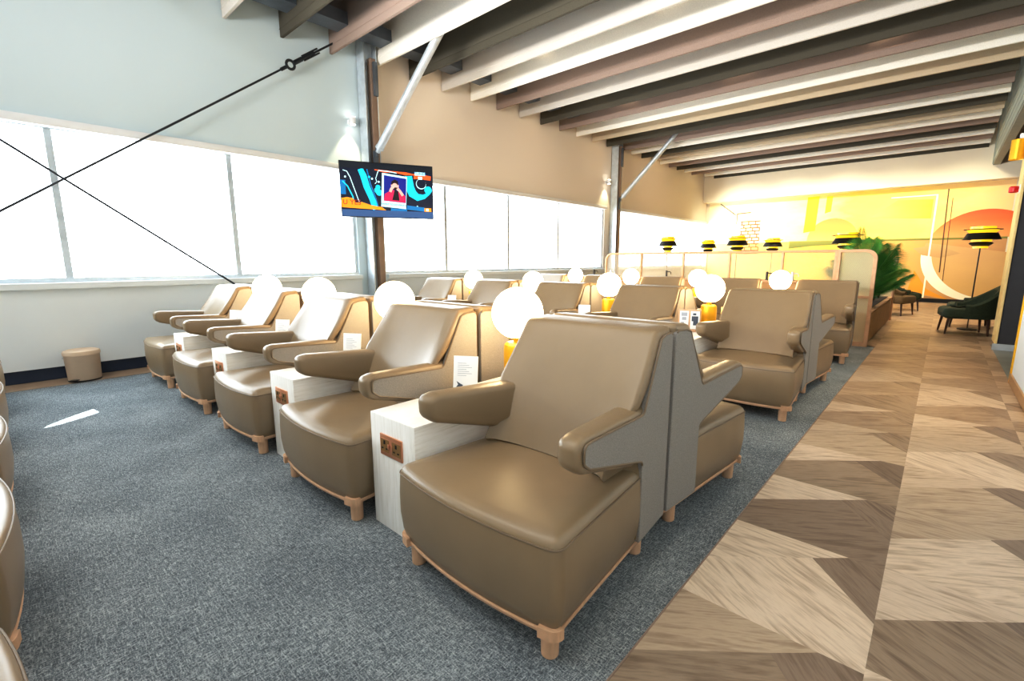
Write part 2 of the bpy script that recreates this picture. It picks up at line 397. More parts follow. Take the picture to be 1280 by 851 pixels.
# ------------------------------------------------------------------ posts, braces, cables
def column_post(y, label):
    t = thing('steel_column', label, 'column', (XW+.02, y, 0))
    b = nb(); box(b, 0, .2, -.11, -.095, 0, 4.9); obj('flange', b, STEEL, t)
    b = nb(); box(b, .09, .105, -.095, .095, 0, 4.9); obj('web', b, STEEL, t)
    b = nb(); box(b, 0, .2, .095, .11, 0, 4.9); obj('flange', b, STEEL, t)
    b = nb(); box(b, .105, .2, .0, .094, 0, 4.25, .004); obj('cover_strip', b, BROWNST, t)
    b = nb(); box(b, .2, .23, -.03, .05, 2.62, 2.92, .004); box(b, .23, .27, -.012, .03, 2.82, 2.95, .004); obj('brace_bracket', b, STEELDK, t)
    b = nb(); box(b, .2, .24, .03, .1, 3.72, 4.2, .004); obj('fixing_plate', b, STEELDK, t)
column_post(4.20, 'steel H column behind the television'); column_post(11.66, 'steel H column beyond the second run of windows')
def brace(y, label):
    t = thing('roof_brace', label, 'brace', (0,0,0))
    a = Vector((XW+.27, y, 2.9)); c = Vector((-5.32, y+.26, 4.36)); e = (c-a).normalized()
    b = nb(); tube(b, [a+e*.08, c+e*.25], .058, 16); obj('tube', b, STEEL, t)
    b = nb(); tube(b, [a, a+e*.1], .035, 12); tube(b, [a+e*.06, a+e*.1], .066, 16); obj('end_socket', b, STEEL, t)
brace(4.22, 'galvanised round brace rising from the column above the television'); brace(11.68, 'galvanised round brace rising from the far column over the partition')
XC = XW+.13
t = thing('bracing_cable', 'dark diagonal bracing cable rising to the right with a turnbuckle', 'cable', (0,0,0))
A, B = Vector((XC,-1.0,.92)), Vector((XC,3.62,4.27)); e = (B-A).normalized()
b = nb(); tube(b, [A, B-e*.78], .012, 8); obj('wire', b, CABLE, t)
T = B-e*.72
b = nb(); tube(b, [T-e*.16, T-e*.06], .022, 10); tube(b, [T+e*.055*math.cos(q)+Vector((0,-e.z,e.y))*.055*math.sin(q) for q in [i*PI/8 for i in range(16)]], .018, 8, closed=True)
tube(b, [T+e*.06, T+e*.2], .03, 10); tube(b, [T+e*.2, T+e*.42], .02, 10)
for s in (-.028, .028): tube(b, [T+e*.22+Vector((0,-e.z,e.y))*s, T+e*.5+Vector((0,-e.z,e.y))*s], .011, 8)
obj('turnbuckle', b, CABLE, t)
b = nb(); tube(b, [T+e*.42, B+e*.12], .013, 8); obj('end_rod', b, CABLE, t)
A, B = Vector((XC+.03,-.6,3.0)), Vector((XC+.03,2.12,.93))
b = nb(); tube(b, [A, B+(B-A).normalized()*.9], .012, 8)
tag(obj('bracing_cable', b, CABLE), 'dark diagonal bracing cable falling to the right across the first windows', 'cable')

def wall_spot(y, z, label):
    t = thing('wall_spotlight', label, 'spotlight', (XW+.05, y, z))
    b = nb(); box(b, -.05, .0, -.03, .03, -.03, .03, .006); obj('mount', b, WHITEP, t)
    b = nb(); lathe(b, [(.0,.05),(.042,.05),(.045,.04),(.045,-.04),(.04,-.05),(0,-.05)], 18, (.06,0,0)); obj('housing', b, WHITEP, t)
    b = nb(); lathe(b, [(0,.056),(.036,.056),(.036,.0505),(0,.0505)], 18, (.06,0,0)); obj('lens', b, SPOTW, t)
    b = nb(); lathe(b, [(0,-.0505),(.036,-.0505),(.036,-.056),(0,-.056)], 18, (.06,0,0)); obj('lens', b, SPOTW, t)
wall_spot(3.92, 3.32, 'small bright wall spotlight on the near column, above the television')
wall_spot(11.30, 3.30, 'small bright wall spotlight beside the far column')

# ------------------------------------------------------------------ television
def tv():
    L = Vector((-6.585,3.53,0)); R = Vector((-5.99,4.75,0)); mid = (L+R)/2; w = (R-L).length; ang = math.atan2((R-L).y, (R-L).x)
    t = thing('television', 'flat television showing a music clip, mounted on the column', 'television', (mid.x, mid.y, 1.885), ang)
    h = .79; hw = w/2
    b = nb(); box(b, -hw, hw, -.02, .03, 0, h, .006); obj('casing', b, BLACK, t)
    b = nb(); box(b, -.2, .2, .03, .06, h*.3, h*.7, .004); tube(b, [(0,.05,h*.5),(-.1,.22,h*.5),(.05,.40,h*.5)], .03, 10); obj('mount_arm', b, BLACK, t)
    cols = dict(bg=(10,18,44), bar=(16,22,34), barb=(52,84,130), cy=(20,190,226), cyd=(14,110,170), ora=(246,150,24), orr=(232,92,36), wht=(190,236,244), mid=(20,30,130), red=(206,30,84), skin=(224,170,160), drk=(30,12,24), txt=(150,40,30))
    M = {k: emit('screen_'+k, srgb(*v), .62) for k, v in cols.items()}
    names = list(M); b = nb()
    lay = [0]
    def poly(pts, c):
        lay[0] += 1; y = -.0203-.00008*lay[0]
        f = b.faces.new([b.verts.new((-hw+.012+u*(w-.024), y, .012+v*(h-.024))) for u, v in pts]); f.material_index = names.index(c)
    def stroke(pts, wd, c):
        l, r = [], []
        for i, (u, v) in enumerate(pts):
            a = pts[max(0, i-1)]; d = pts[min(len(pts)-1, i+1)]; dx, dy = (d[0]-a[0])*1.72, d[1]-a[1]; n = math.hypot(dx, dy) or 1
            ww = wd[i] if isinstance(wd, (list, tuple)) else wd
            l.append((u-dy/n*ww/1.72, v+dx/n*ww)); r.append((u+dy/n*ww/1.72, v-dx/n*ww))
        for i in range(len(pts)-1): poly([l[i], l[i+1], r[i+1], r[i]], c)
    def disc(u, v, r, c, n=16): poly([(u+r/1.72*math.cos(k*2*PI/n), v+r*math.sin(k*2*PI/n)) for k in range(n)], c)
    def rect(u0, u1, v0, v1, c): poly([(u0,v0),(u1,v0),(u1,v1),(u0,v1)], c)
    rect(0,1,0,1,'bg'); 
    stroke([(.02,.40),(.02,.66)], .05, 'cyd'); stroke([(.02,.64),(.07,.55),(.12,.36),(.13,.2)], .012, 'cy')
    stroke([(.03,.84),(.07,.82),(.10,.72),(.14,.5),(.18,.28),(.19,.2)], .008, 'wht')
    stroke([(.21,.88),(.24,.76),(.27,.56),(.32,.34),(.36,.14)], [.05,.06,.06,.055,.06], 'cy')
    stroke([(.28,.88),(.31,.62),(.36,.36),(.39,.14)], .01, 'cyd'); stroke([(.40,.86),(.37,.72),(.38,.66),(.36,.62)], .007, 'wht')
    for u, v, r in ((.05,.72,.018),(.40,.66,.02),(.30,.74,.022),(.33,.71,.02),(.38,.50,.055),(.40,.46,.06),(.39,.56,.045),(.82,.23,.014),(.60,.9,.01)): disc(u, v, r, 'cy' if r > .02 else 'wht')
    stroke([(.73,.80),(.74,.6),(.77,.47),(.83,.40),(.90,.42),(.97,.50)], [.07,.085,.085,.07,.045,.02], 'cy')
    disc(.95,.55,.075,'cy'); disc(.87,.66,.10,'wht'); disc(.873,.668,.092,'bg')
    stroke([(.36,.88),(.46,.86),(.58,.86),(.70,.84),(.80,.83)], [.008,.02,.012,.028,.008], 'orr'); stroke([(.40,.87),(.5,.865),(.6,.84)], .008, 'wht')
    stroke([(.79,.80),(.86,.79),(.92,.79),(.985,.78)], [.05,.03,.045,.04], 'orr')
    rect(.80,.92,.82,.885,'wht'); rect(.84,.885,.745,.80,'wht')
    poly([(0,.16),(.47,.13),(.42,.19),(.30,.22),(.21,.27),(.15,.25),(.12,.33),(.06,.35),(0,.33)], 'ora'); rect(.90,.98,.13,.20,'ora'); rect(.92,.95,.14,.19,'wht')
    stroke([(.70,.20),(.80,.185),(.90,.17)], .04, 'cyd'); stroke([(.52,.15),(.60,.14),(.70,.15)], .025, 'cyd')
    rect(0,1,0,.125,'barb'); rect(0,1,.885,1,'bar')
    # photo card in the middle of the screen
    poly([(.415,.20),(.69,.165),(.715,.78),(.44,.83)], 'wht'); poly([(.445,.31),(.69,.28),(.705,.745),(.46,.79)], 'mid')
    poly([(.447,.315),(.688,.285),(.685,.42),(.65,.47),(.60,.50),(.55,.52),(.50,.48),(.46,.44)], 'red')
    poly([(.54,.33),(.62,.32),(.61,.50),(.57,.52)], 'drk'); disc(.575,.60,.075,'skin'); poly([(.535,.62),(.615,.615),(.61,.69),(.575,.72),(.54,.68)], 'drk'); disc(.575,.60,.052,'skin')
    poly([(.545,.575),(.605,.57),(.60,.53),(.575,.51),(.55,.535)], 'drk')
    stroke([(.52,.48),(.535,.54),(.56,.585)], .026, 'skin'); stroke([(.66,.42),(.63,.50),(.60,.555)], .026, 'skin')
    o = obj('screen', b, [M[n] for n in names], t, smooth=False)
    def text(s, u, v, size, c, rot=0):
        cu = bpy.data.curves.new('caption', 'FONT'); cu.body = s; cu.size = size; cu.align_x = 'CENTER'
        to = bpy.data.objects.new('caption', cu); COL.objects.link(to); bpy.context.view_layer.update()
        me = bpy.data.meshes.new_from_object(to.evaluated_get(bpy.context.evaluated_depsgraph_get())); bpy.data.objects.remove(to)
        me.materials.clear(); me.materials.append(M[c]); q = bpy.data.objects.new('caption', me); COL.objects.link(q); q.parent = t
        q.location = (-hw+.012+u*(w-.024), -.037, .012+v*(h-.024)); q.rotation_euler = (PI/2, -rot, 0)
    text('U YES', .105, .215, .10, 'txt'); text('WANT TO DO WHAT?', .555, .225, .036, 'bar', -.045); text('TUNES', .86, .825, .06, 'cyd')
tv()

# ------------------------------------------------------------------ lounge armchair
DEP = .93
def W(d): return .335+.075*d/.9
def build_chair():
    t = thing('lounge_armchair', '', 'armchair')
    # seat
    fx = W(.9)
    side = [(W(.05+.075*i), -.05-.075*i) for i in range(1, 10)]
    pts = [(W(.05),-.05)]+side+[(fx,-.885)] + [(fx*(1-2*i/12), -.885-.045*(1-(1-2*i/12)**2)) for i in range(1, 12)] + [(-fx,-.885)]+[(-x, y) for x, y in side[::-1]]+[(-W(.05),-.05)]
    rad = [.02]+[0]*9+[.065]+[0]*11+[.065]+[0]*9+[.02]
    out = round_poly(pts, rad, 6)
    cen = Vector((0,-.45)); rings = []
    for ins, z in ((.06,.104),(.034,.107),(.016,.120),(.004,.165),(-.005,.24),(-.005,.32),(-.001,.39),(.003,.408),(.010,.422),(.026,.434)):
        rings.append([Vector((q.x, q.y, z)) for q in offset(out, ins)])
    last = offset(out, .026)
    for s in (.9,.75,.55,.3,.1): rings.append([Vector((cen.x+(q.x-cen.x)*s, cen.y+(q.y-cen.y)*s, .435+.017*(1-s*s))) for q in last])
    b = nb(); loft(b, rings); seat = obj('seat', b, LEATHER, t, sharp=60)
    pin = offset(out, .0)
    b = nb(); tube(b, [(q.x*1.0, q.y*1.0, .404) for q in pin if q.y < -.27], .0035, 6); obj('piping', b, PIPE, seat)
    # backrest
    prof = [Vector(p) for p in ((.02,.13),(.012,.984),(.155,.972))]
    fr = [(.165+(.972-z)*.545, z) for z in (.93,.86,.79,.72,.65,.58,.51,.455)]
    prof = round_poly([(.02,.13),(.012,.984),(.158,.974)]+fr+[(.40,.41),(.27,.40),(.27,.13)], [.01,.022,.05]+[0]*8+[.02,.01,.01], 5)
    st = [(1,0,.034),(1,.004,.018),(1,.012,.006),(1,.028,0)]
    allst = [(-1,e,i) for s_, e, i in st]+[(u,None,0) for u in (-.8,-.6,-.4,-.2,0,.2,.4,.6,.8)]+[(1,e,i) for s_, e, i in reversed(st)]
    rings = []
    for u, e, ins in allst:
        ring = []
        for q in offset(prof, ins):
            d, z = q.x, q.y
            x = u*(W(d)-e) if e is not None else u*(W(d)-.028)
            au = abs(x)/W(d)
            if d > .24 and z < .70: x = math.copysign(min(abs(x), W(d)-.065*min(1, (d-.24)/.04)*min(1, (.70-z)/.08)), x)
            front = 1 if d > .12 else 0
            bulge = .055*au**3.2*max(0, min(1, (.90-z)/.25)) - .012*(1-au*au)
            ring.append(Vector((x, -(d+front*bulge*min(1, (d-.12)/.08) if front else d), z)))
        rings.append(ring)
    b = nb(); loft(b, rings); obj('backrest', b, LEATHER, t, sharp=50)
    # armrests
    ap = round_poly([(.13,.74),(.30,.690),(.73,.714),(.788,.703),(.784,.618),(.74,.588),(.36,.476),(.13,.475)], [.01,.05,.06,.045,.045,.06,.03,.01], 5)
    for s in (1, -1):
        rings = []
        for off, ins in ((0,.022),(.002,.012),(.008,.004),(.018,.0),(.038,-.002),(.060,0),(.074,.004),(.083,.012),(.087,.026)):
            ring = []
            for q in offset(ap, ins):
                d = q.x; th = 1+1.0*max(0, (.46-d)/.33)**1.5
                ring.append(Vector((s*(W(d)-off*th), -d, q.y)))
            rings.append(ring)
        b = nb(); loft(b, rings); obj('armrest', b, LEATHER, t, sharp=50)
    # side panels in tweed
    sp = [(.012,.128),(.012,.955),(.10,.952),(.142,.94),(.292,.668),(.71,.694),(.754,.692),(.756,.634),(.72,.606),(.34,.494),(.285,.475),(.285,.128)]
    so = round_poly(sp, [.004,.03,.0,.02,.03,.0,.02,.02,.0,.0,.02,.004], 4)
    for s in (1, -1):
        b = nb(); loft(b, [[Vector((s*(W(q.x)-.012), -q.x, q.y)) for q in so], [Vector((s*(W(q.x)+.005), -q.x, q.y)) for q in so], [Vector((s*(W(q.x)+.008), -q.x, q.y)) for q in offset(so, .004)]])
        pnl = obj('side_panel', b, FABRIC, t)
        b = nb(); path = [q for q in so if q.y > .14 and q.x > .012][1:]
        tube(b, [(s*(W(q.x)+.006), -q.x, q.y) for q in path], .0045, 6); obj('piping', b, PIPE, pnl)
    # wooden plinth and legs
    po = round_poly([(W(0),-.012)]+pts[1:-1]+[(-W(0),-.012)], [.05]+rad[1:-1]+[.05], 6)
    b = nb(); loft(b, [[Vector((q.x, q.y, z)) for q in offset(po, i)] for i, z in ((.04,.096),(.022,.096),(.016,.100),(.012,.112),(.014,.118),(.06,.118))])
    for cx, sg in ((fx, 1), (-fx, -1)):
        oo, ii = offset(po, -.003), offset(po, .02)
        idx = [k for k, q in enumerate(po) if q.x*sg > fx-.125 and q.y < -.74]
        loft(b, [[Vector((oo[k].x, oo[k].y, z)) for k in idx]+[Vector((ii[k].x, ii[k].y, z)) for k in idx[::-1]] for z in (.097,.134)])
    obj('plinth', b, OAK, t)
    for lx, ly in ((.347,-.84),(-.347,-.84),(.287,-.17),(-.287,-.17)):
        b = nb(); lathe(b, [(0,0),(.026,0),(.029,.004),(.031,.10),(0,.10)], 18, (lx,ly,0)); obj('leg', b, OAK, t)
    return t
chair0 = build_chair(); used = [False]
def put_chair(x, y, rz, label, group):
    if not used[0]:
        used[0] = True; c = chair0; c.location = (x,y,0); c.rotation_euler = (0,0,rz); c['label'] = label; c['group'] = group
    else: c = dup(chair0, (x,y,0), rz, label, group)
    return c
XA = [-1.147-1.195*i for i in range(5)]; XC_ = [-1.155-1.172*i for i in range(5)]; XE = [-1.14-1.172*i for i in range(5)]
YAB, YCD, YE = 1.90, 4.89, 7.69
posn = ['nearest the walkway', 'second from the walkway', 'middle of five', 'second from the windows', 'nearest the windows']
rows = [(XA, YAB-.004, 0, 'in the front row facing the open carpet', 'front row armchairs'),
        (XA, YAB+.004, PI, 'backed against the front row', 'armchairs backing the front row'),
        (XC_, YCD-.004, 0, 'in the middle row facing the camera', 'middle row armchairs'),
        (XC_, YCD+.004, PI, 'backed against the middle row', 'armchairs backing the middle row'),
        (XE, YE, 0, 'in the far row before the partition', 'far row armchairs')]
for xs, y, rz, where, g in rows:
    for i, x in enumerate(xs): put_chair(x, y, rz, 'taupe leather armchair %s, %s' % (where, posn[i]), g)
for i, x in enumerate([-1.15-1.172*i for i in range(5)]):
    put_chair(x, -.985, PI, 'taupe armchair cropped by the left photo edge, %s' % (['closest to the bottom corner','second up from the bottom','third up from the bottom','fourth up from the bottom','farthest up, by the window wall'][i]), 'armchairs at the left edge')

# ------------------------------------------------------------------ tables, lamps, cards
def build_table(y0, y1, both):
    t = thing('side_table', '', 'table')
    b = nb(); w = .172
    box(b, -w, w, y0, y1, 0, .555, .003)
    for f in b.faces:
        f.material_index = 0 if abs(f.normal.y) > .7 else 1
    obj('box', b, [WASHV, WASHH], t)
    fr = [(y0, -1)]+([(y1, 1)] if both else [])
    for yy, s in fr:
        b = nb(); box(b, -.085, .085, yy, yy+s*.008, .372, .472, .002)
        pl = obj('socket_plate', b, COPPER, t, sharp=30)
        b = nb()
        for cx in (-.045,.045): box(b, cx-.032, cx+.032, yy+s*.008, yy+s*.010, .392, .452)
        obj('socket_face', b, BRASSDK, pl, smooth=False)
        b = nb()
        for cx in (-.045,.045):
            box(b, cx-.006, cx+.006, yy+s*.010, yy+s*.0115, .428, .446)
            for q in (-.016,.016): box(b, cx+q-.006, cx+q+.006, yy+s*.010, yy+s*.0115, .405, .412)
        obj('pin_hole', b, HOLE, pl, smooth=False)
        b = nb()
        for cx in (-.012,.012): box(b, cx-.006, cx+.006, yy+s*.010, yy+s*.014, .412, .434, .001)
        obj('switch', b, COPPER, pl)
    return t
TD = build_table(-.79,.79,True); TE = build_table(-.79,-.02,False); usedT = {}
def put_table(proto, x, y, label, group):
    if proto.name not in usedT:
        usedT[proto.name] = 1; proto.location = (x,y,0); proto['label'] = label; proto['group'] = group; return proto
    return dup(proto, (x,y,0), 0, label, group)
def build_lamp():
    t = thing('globe_table_lamp', '', 'lamp')
    b = nb(); lathe(b, [(0,0),(.074,0),(.077,.006),(.077,.215),(.073,.235),(.058,.247),(0,.249)], 32); obj('base', b, GOLD, t)
    b = nb(); lathe(b, [(0,.246),(.022,.246),(.022,.268),(.055,.272),(.055,.284),(0,.29)], 24); obj('neck', b, GOLD, t)
    b = nb(); sphere(b, (0,0,.408), .142, 40, 24); obj('globe', b, GLOBE, t, sharp=180)
    return t
lamp0 = build_lamp(); usedL = [0]
def put_lamp(x, y, label, group):
    if not usedL[0]: usedL[0] = 1; lamp0.location = (x,y,.556); lamp0['label'] = label; lamp0['group'] = group
    else: dup(lamp0, (x,y,.556), 0, label, group)
def build_card():
    t = thing('menu_card', '', 'card')
    M = Matrix.Rotation(-.16, 4, 'X')
    b = nb(); box(b, -.068, .068, 0, .004, 0, .19, .001); box(b, -.068, .068, 0, .055, 0, .004, .001)
    for v in b.verts:
        if v.co.z > .005: v.co = M @ v.co
    obj('stand', b, PAPER, t)
    b = nb()
    def r(x0, x1, z0, z1, mi):
        vs = [b.verts.new(M @ Vector((x, -.0012, z))) for x, z in ((x0,z0),(x1,z0),(x1,z1),(x0,z1))]; b.faces.new(vs).material_index = mi
    for i in range(7): r(-.045, -.045+.05+.03*((i*7) % 3)/2, .150-i*.011, .1525-i*.011, 1)
    vs = [b.verts.new(M @ Vector((x, -.0012, z))) for x, z in ((-.05,.022),(-.022,.020),(-.012,.034),(-.030,.042),(-.05,.055),(-.04,.036))]; b.faces.new(vs).material_index = 0
    r(.0,.05,.02,.023,1); r(.0,.05,.028,.031,1)
    obj('print', b, [INK, INKL], t, smooth=False)
    return t
card0 = build_card(); usedC = [0]
def put_card(x, y, rz, label, group):
    if not usedC[0]: usedC[0] = 1; card0.location = (x,y,.556); card0.rotation_euler = (0,0,rz); card0['label'] = label; card0['group'] = group
    else: dup(card0, (x,y,.556), rz, label, group)
between = ['between the two seats nearest the walkway', 'second from the walkway', 'third from the walkway', 'nearest the windows']
off = (.035,.045,.07,.09)
for i in range(4):
    xa = (XA[i]+XA[i+1])/2; xc = (XC_[i]+XC_[i+1])/2; xe = (XE[i]+XE[i+1])/2
    put_table(TD, xa, YAB, 'whitewashed side table of the front row, %s' % between[i], 'front row side tables')
    put_lamp(xa+off[i], YAB+.02, 'glowing globe lamp in the front row, %s' % between[i], 'front row globe lamps')
    put_card(xa-.085, YAB-.27, .55, 'white menu card standing on the front row table, %s' % between[i], 'menu cards of the front row')
    put_table(TD, xc, YCD, 'whitewashed side table of the middle row, %s' % between[i], 'middle row side tables')
    put_lamp(xc+.01, YCD, 'glowing globe lamp in the middle row, %s' % between[i], 'middle row globe lamps')
    if i: put_card(xc-.095, YCD-.36, .45, 'white menu card standing on the middle row table, %s' % between[i], 'menu cards of the middle row')
    put_table(TE, xe, YE, 'whitewashed side table of the far row, %s' % between[i], 'far row side tables')
    put_lamp(xe+.03, YE-.16, 'glowing globe lamp in the far row, %s' % between[i], 'far row globe lamps')
# double card and plain card on the middle-row table by the walkway
t = thing('double_menu_stand', 'small wooden stand with two printed cards beside the middle row lamp by the walkway', 'card stand', (-1.80,4.58,.556), .35)
b = nb(); box(b, -.105, .105, -.035, .035, 0, .02, .003); box(b, -.105, .105, .0, .012, .02, .215, .002); obj('holder', b, OAK, t)
for cx, dark in ((-.05, 0), (.05, 1)):
    b = nb(); box(b, cx-.042, cx+.042, -.006, -.001, .022, .20); c = obj('card', b, PAPER, t, smooth=False)
    b = nb()
    for x0, x1, z0, z1 in ((-.028,.028,.15,.185),(-.02,.02,.11,.14),(-.028,.0,.05,.09)) if not dark else ((-.03,.03,.10,.15),(-.015,.03,.06,.10),(-.02,.01,.16,.18)): 
        box(b, cx+x0, cx+x1, -.0075, -.006, z0, z1)
    obj('print', b, INK if dark else INKL, c, smooth=False)
b = nb(); box(b, -.075, .075, 0, .004, 0, .21, .001); box(b, -.075, .075, -.05, .004, 0, .004, .001)
o = obj('menu_card', b, simple('kraft_card', srgb(236,214,160), .6)); o.location = (-1.60,5.10,.556); o.rotation_euler = (0,0,.2)
tag(o, 'blank cream back of a menu card right of the middle row lamp by the walkway', 'card')

# ------------------------------------------------------------------ pedal bin
t = thing('pedal_bin', 'round beige pedal bin on the floor against the window wall', 'bin', (-6.66,.52,.004), .9)
b = nb(); lathe(b, [(0,.0),(.13,0),(.136,.012),(.146,.27),(.150,.275),(0,.275)], 32); obj('body', b, BINM, t, sharp=40)
b = nb(); lathe(b, [(0,.276),(.152,.276),(.154,.30),(.148,.318),(.12,.328),(0,.332)], 32); obj('lid', b, BINM, t, sharp=40)
b = nb(); lathe(b, [(0,0),(.139,0),(.139,.014),(.137,.014)], 32); obj('base_ring', b, BLACK, t)
b = nb(); box(b, -.035, .035, -.185, -.13, .02, .03, .004); obj('pedal', b, BLACK, t)
b = nb(); tube(b, [(-.14,.06,.25),(-.165,.05,.24),(-.165,-.03,.24),(-.14,-.05,.25)], .005, 6); obj('handle', b, STEEL, t)

# ------------------------------------------------------------------ partition
YP = 8.45
t = thing('cane_partition', 'low partition with timber framed woven cane screens behind the far row', 'partition', (0,0,0))
b = nb(); box(b, -6.5, -1.19, YP-.14, YP+.06, 0, .90, .006); obj('low_wall', b, simple('sand_panel', srgb(206,170,132), .7, var=.05), t)
b = nb(); box(b, -6.5, -1.17, YP-.2, YP+.1, .90, .935, .008); obj('ledge', b, OAK, t)
px = [-5.12,-4.33,-3.5,-2.7,-1.9,-1.19]
b = nb(); pts = [(-5.10,YP,.935),(-5.10,YP,1.25)]+[(-5.10+.13-.13*math.cos(q), YP, 1.25+.13*math.sin(q)) for q in [i*PI/12 for i in range(1,7)]]+[(-1.19,YP,1.38)]
tube(b, pts, .022, 10); obj('top_rail', b, OAK, t)
for x in px[1:]:
    b = nb(); box(b, x-.02, x+.02, YP-.022, YP+.022, .935, 1.38 if x < -1.2 else 1.40, .005); obj('screen_post', b, OAK, t)
for a, c in zip(px, px[1:]):
    b = nb(); z1 = 1.365
    if a == px[0]:
        ring = [(-5.09,.935),(-4.35,.935),(-4.35,z1)]+[(-5.09+.12-.12*math.sin(q), 1.245+.12*math.cos(q)) for q in [i*PI/12 for i in range(0,7)]]
    else: ring = [(a+.02,.935),(c-.02,.935),(c-.02,z1),(a+.02,z1)]
    b.faces.new([b.verts.new((x,YP,z)) for x, z in ring]); obj('cane_screen', b, CANEF, t, smooth=False)
# tall end panel
def panel_outline(x0, x1, z0, z1, r): return round_poly([(x0,z0),(x1,z0),(x1,z1),(x0,z1)], [.002,.002,r,.002], 8)
o1 = panel_outline(-1.17,-.70,.0,1.40,.14); o2 = panel_outline(-1.135,-.745,.06,1.36,.11)
b = nb()
for ya, yb in ((YP-.04, YP+.04),):
    A = [b.verts.new((q.x,ya,q.y)) for q in o1]; B = [b.verts.new((q.x,ya,q.y)) for q in o2]; C = [b.verts.new((q.x,yb,q.y)) for q in o1]; D = [b.verts.new((q.x,yb,q.y)) for q in o2]
    n = len(A)
    for k in range(n):
        j = (k+1) % n
        for q in ((A[k],A[j],B[j],B[k]),(C[k],D[k],D[j],C[j]),(A[k],C[k],C[j],A[j]),(B[k],B[j],D[j],D[k])): b.faces.new(q)
box(b, -1.135, -.745, YP-.035, YP+.035, .70, .735)
obj('end_frame', b, OAK, t)
for z0, z1 in ((.06,.70),(.735,1.36)):
    b = nb(); ring = [(q.x,q.y) for q in o2 if z0-.01 <= q.y <= z1+.01]
    if z0 < .1: ring = [(-1.135,.06),(-.745,.06),(-.745,.70),(-1.135,.70)]
    else: ring = [(-1.135,.735),(-.745,.735)]+[(q.x,q.y) for q in o2 if q.y > .8]
    b.faces.new([b.verts.new((x,YP,z)) for x, z in ring]); obj('end_cane', b, CANE, t, smooth=False)
# hooked reading lights on the ledge
for i, (x, m, lab) in enumerate(((-5.32,BLACK,'small dark hooked reading light on the ledge left of the cane screens'),(-3.76,BLACK,'small dark hooked reading light on the ledge behind the second screen'),
                            (-2.08,BLACK,'small dark hooked reading light on the ledge behind the fourth screen'),
                            (-3.28,STEEL,'small pale hooked reading light on the ledge by the third screen'),(-1.72,STEEL,'small pale hooked reading light on the ledge by the last screen'),(-4.92,STEEL,'small pale hooked reading light on the ledge by the first screen'))):
    t = thing('reading_light', lab, 'reading light', (x,YP-.1,.935), 0, 'reading lights on the ledge')
    b = nb(); lathe(b, [(0,0),(.025,0),(.025,.01),(.018,.012),(.018,.13),(0,.135)], 14); obj('stem', b, m, t)
    b = nb(); tube(b, [(.015,0,.105),(.06,0,.108),(.08,0,.095),(.085,0,.06)], .008, 8); obj('arm', b, m, t)

# ------------------------------------------------------------------ planter and palms
t = thing('wooden_planter', 'long slatted timber planter along the walkway behind the partition', 'planter', (0,0,0))
b = nb(); box(b, -1.15, -.74, 8.52, 12.5, 0, .47, .004)
for k in range(26): box(b, -.74, -.725, 8.55+k*.152, 8.67+k*.152, .02, .45)
obj('box', b, simple('planter_oak', srgb(168,128,78), .55, var=.15, nscale=9), t)
b = nb(); box(b, -1.16, -.715, 8.515, 12.51, .47, .495, .004); obj('rim', b, OAK, t)
b = nb(); box(b, -1.1, -.78, 8.56, 12.45, .495, .50); obj('soil', b, SOIL, t)
t = thing('cane_end_panel', 'timber framed cane panel at the far end of the planter', 'panel', (0,0,0))
b = nb(); tube(b, [(-1.16,12.56,0),(-1.16,12.56,1.3),(-.72,12.56,1.3),(-.72,12.56,0)], .025, 8); obj('frame', b, OAK, t)
b = nb(); b.faces.new([b.verts.new(p) for p in ((-1.14,12.56,.05),(-.74,12.56,.05),(-.74,12.56,1.28),(-1.14,12.56,1.28))]); obj('cane', b, CANE, t, smooth=False)
def frond(L, ang, lift, droop, mat, parent, z0):
    b = nb(); n = 16; sp = []
    for i in range(n+1):
        s = i/n; r = L*s*math.cos(lift)*(1-.12*s); z = z0+L*s*math.sin(lift)-droop*L*s*s*.7
        sp.append(Vector((r*math.cos(ang), r*math.sin(ang), z)))
    tube(b, sp, [.007*(1-.8*i/n)+.001 for i in range(n+1)], 5)
    for i in range(2, n+1):
        s = i/n; tdir = (sp[i]-sp[i-1]).normalized(); side = tdir.cross(Vector((0,0,1))).normalized()
        ll = L*.36*math.sin(PI*min(1, .12+.84*s))**.7+.06
        for sg in (-1, 1):
            for q in (0, .33, .66):
                base = sp[i-1].lerp(sp[i], q); d = (side*sg*.8+tdir*.75+Vector((0,0,-.25))).normalized()
                wv = tdir*.0065
                tip = base+d*ll+Vector((0,0,-.10*ll)); m = base+d*ll*.5+Vector((0,0,.03*ll))
                v = [b.verts.new(p) for p in (base-wv*.5, base+wv*.5, m+wv, tip, m-wv)]; b.faces.new(v)
    obj('frond', b, mat, parent, smooth=False)
def palm(x, y, h, n, label, seed):
    random.seed(seed)
    t = thing('palm_plant', label, 'plant', (x,y,.505), 0, 'palms in the planter')
    b = nb(); tube(b, [(0,0,0),(.02,0,.2),(.01,.01,.35)], [.035,.028,.02], 8); obj('stem', b, DKWOOD, t)
    for k in range(n):
        a = k*2.4+random.random()*.5; f = (k+1)/n
        frond(h*(.75+.35*random.random()), a, .72+.75*f, .12+.28*random.random(), LEAF if k % 2 else LEAFD, t, .05+.3*f)
palm(-.92, 9.5, .92, 24, 'tallest green palm at the near end of the planter', 3)
palm(-.92, 11.0, .6, 18, 'green palm in the middle of the planter', 5)
palm(-.92, 11.95, .55, 16, 'green palm at the far end of the planter', 8)

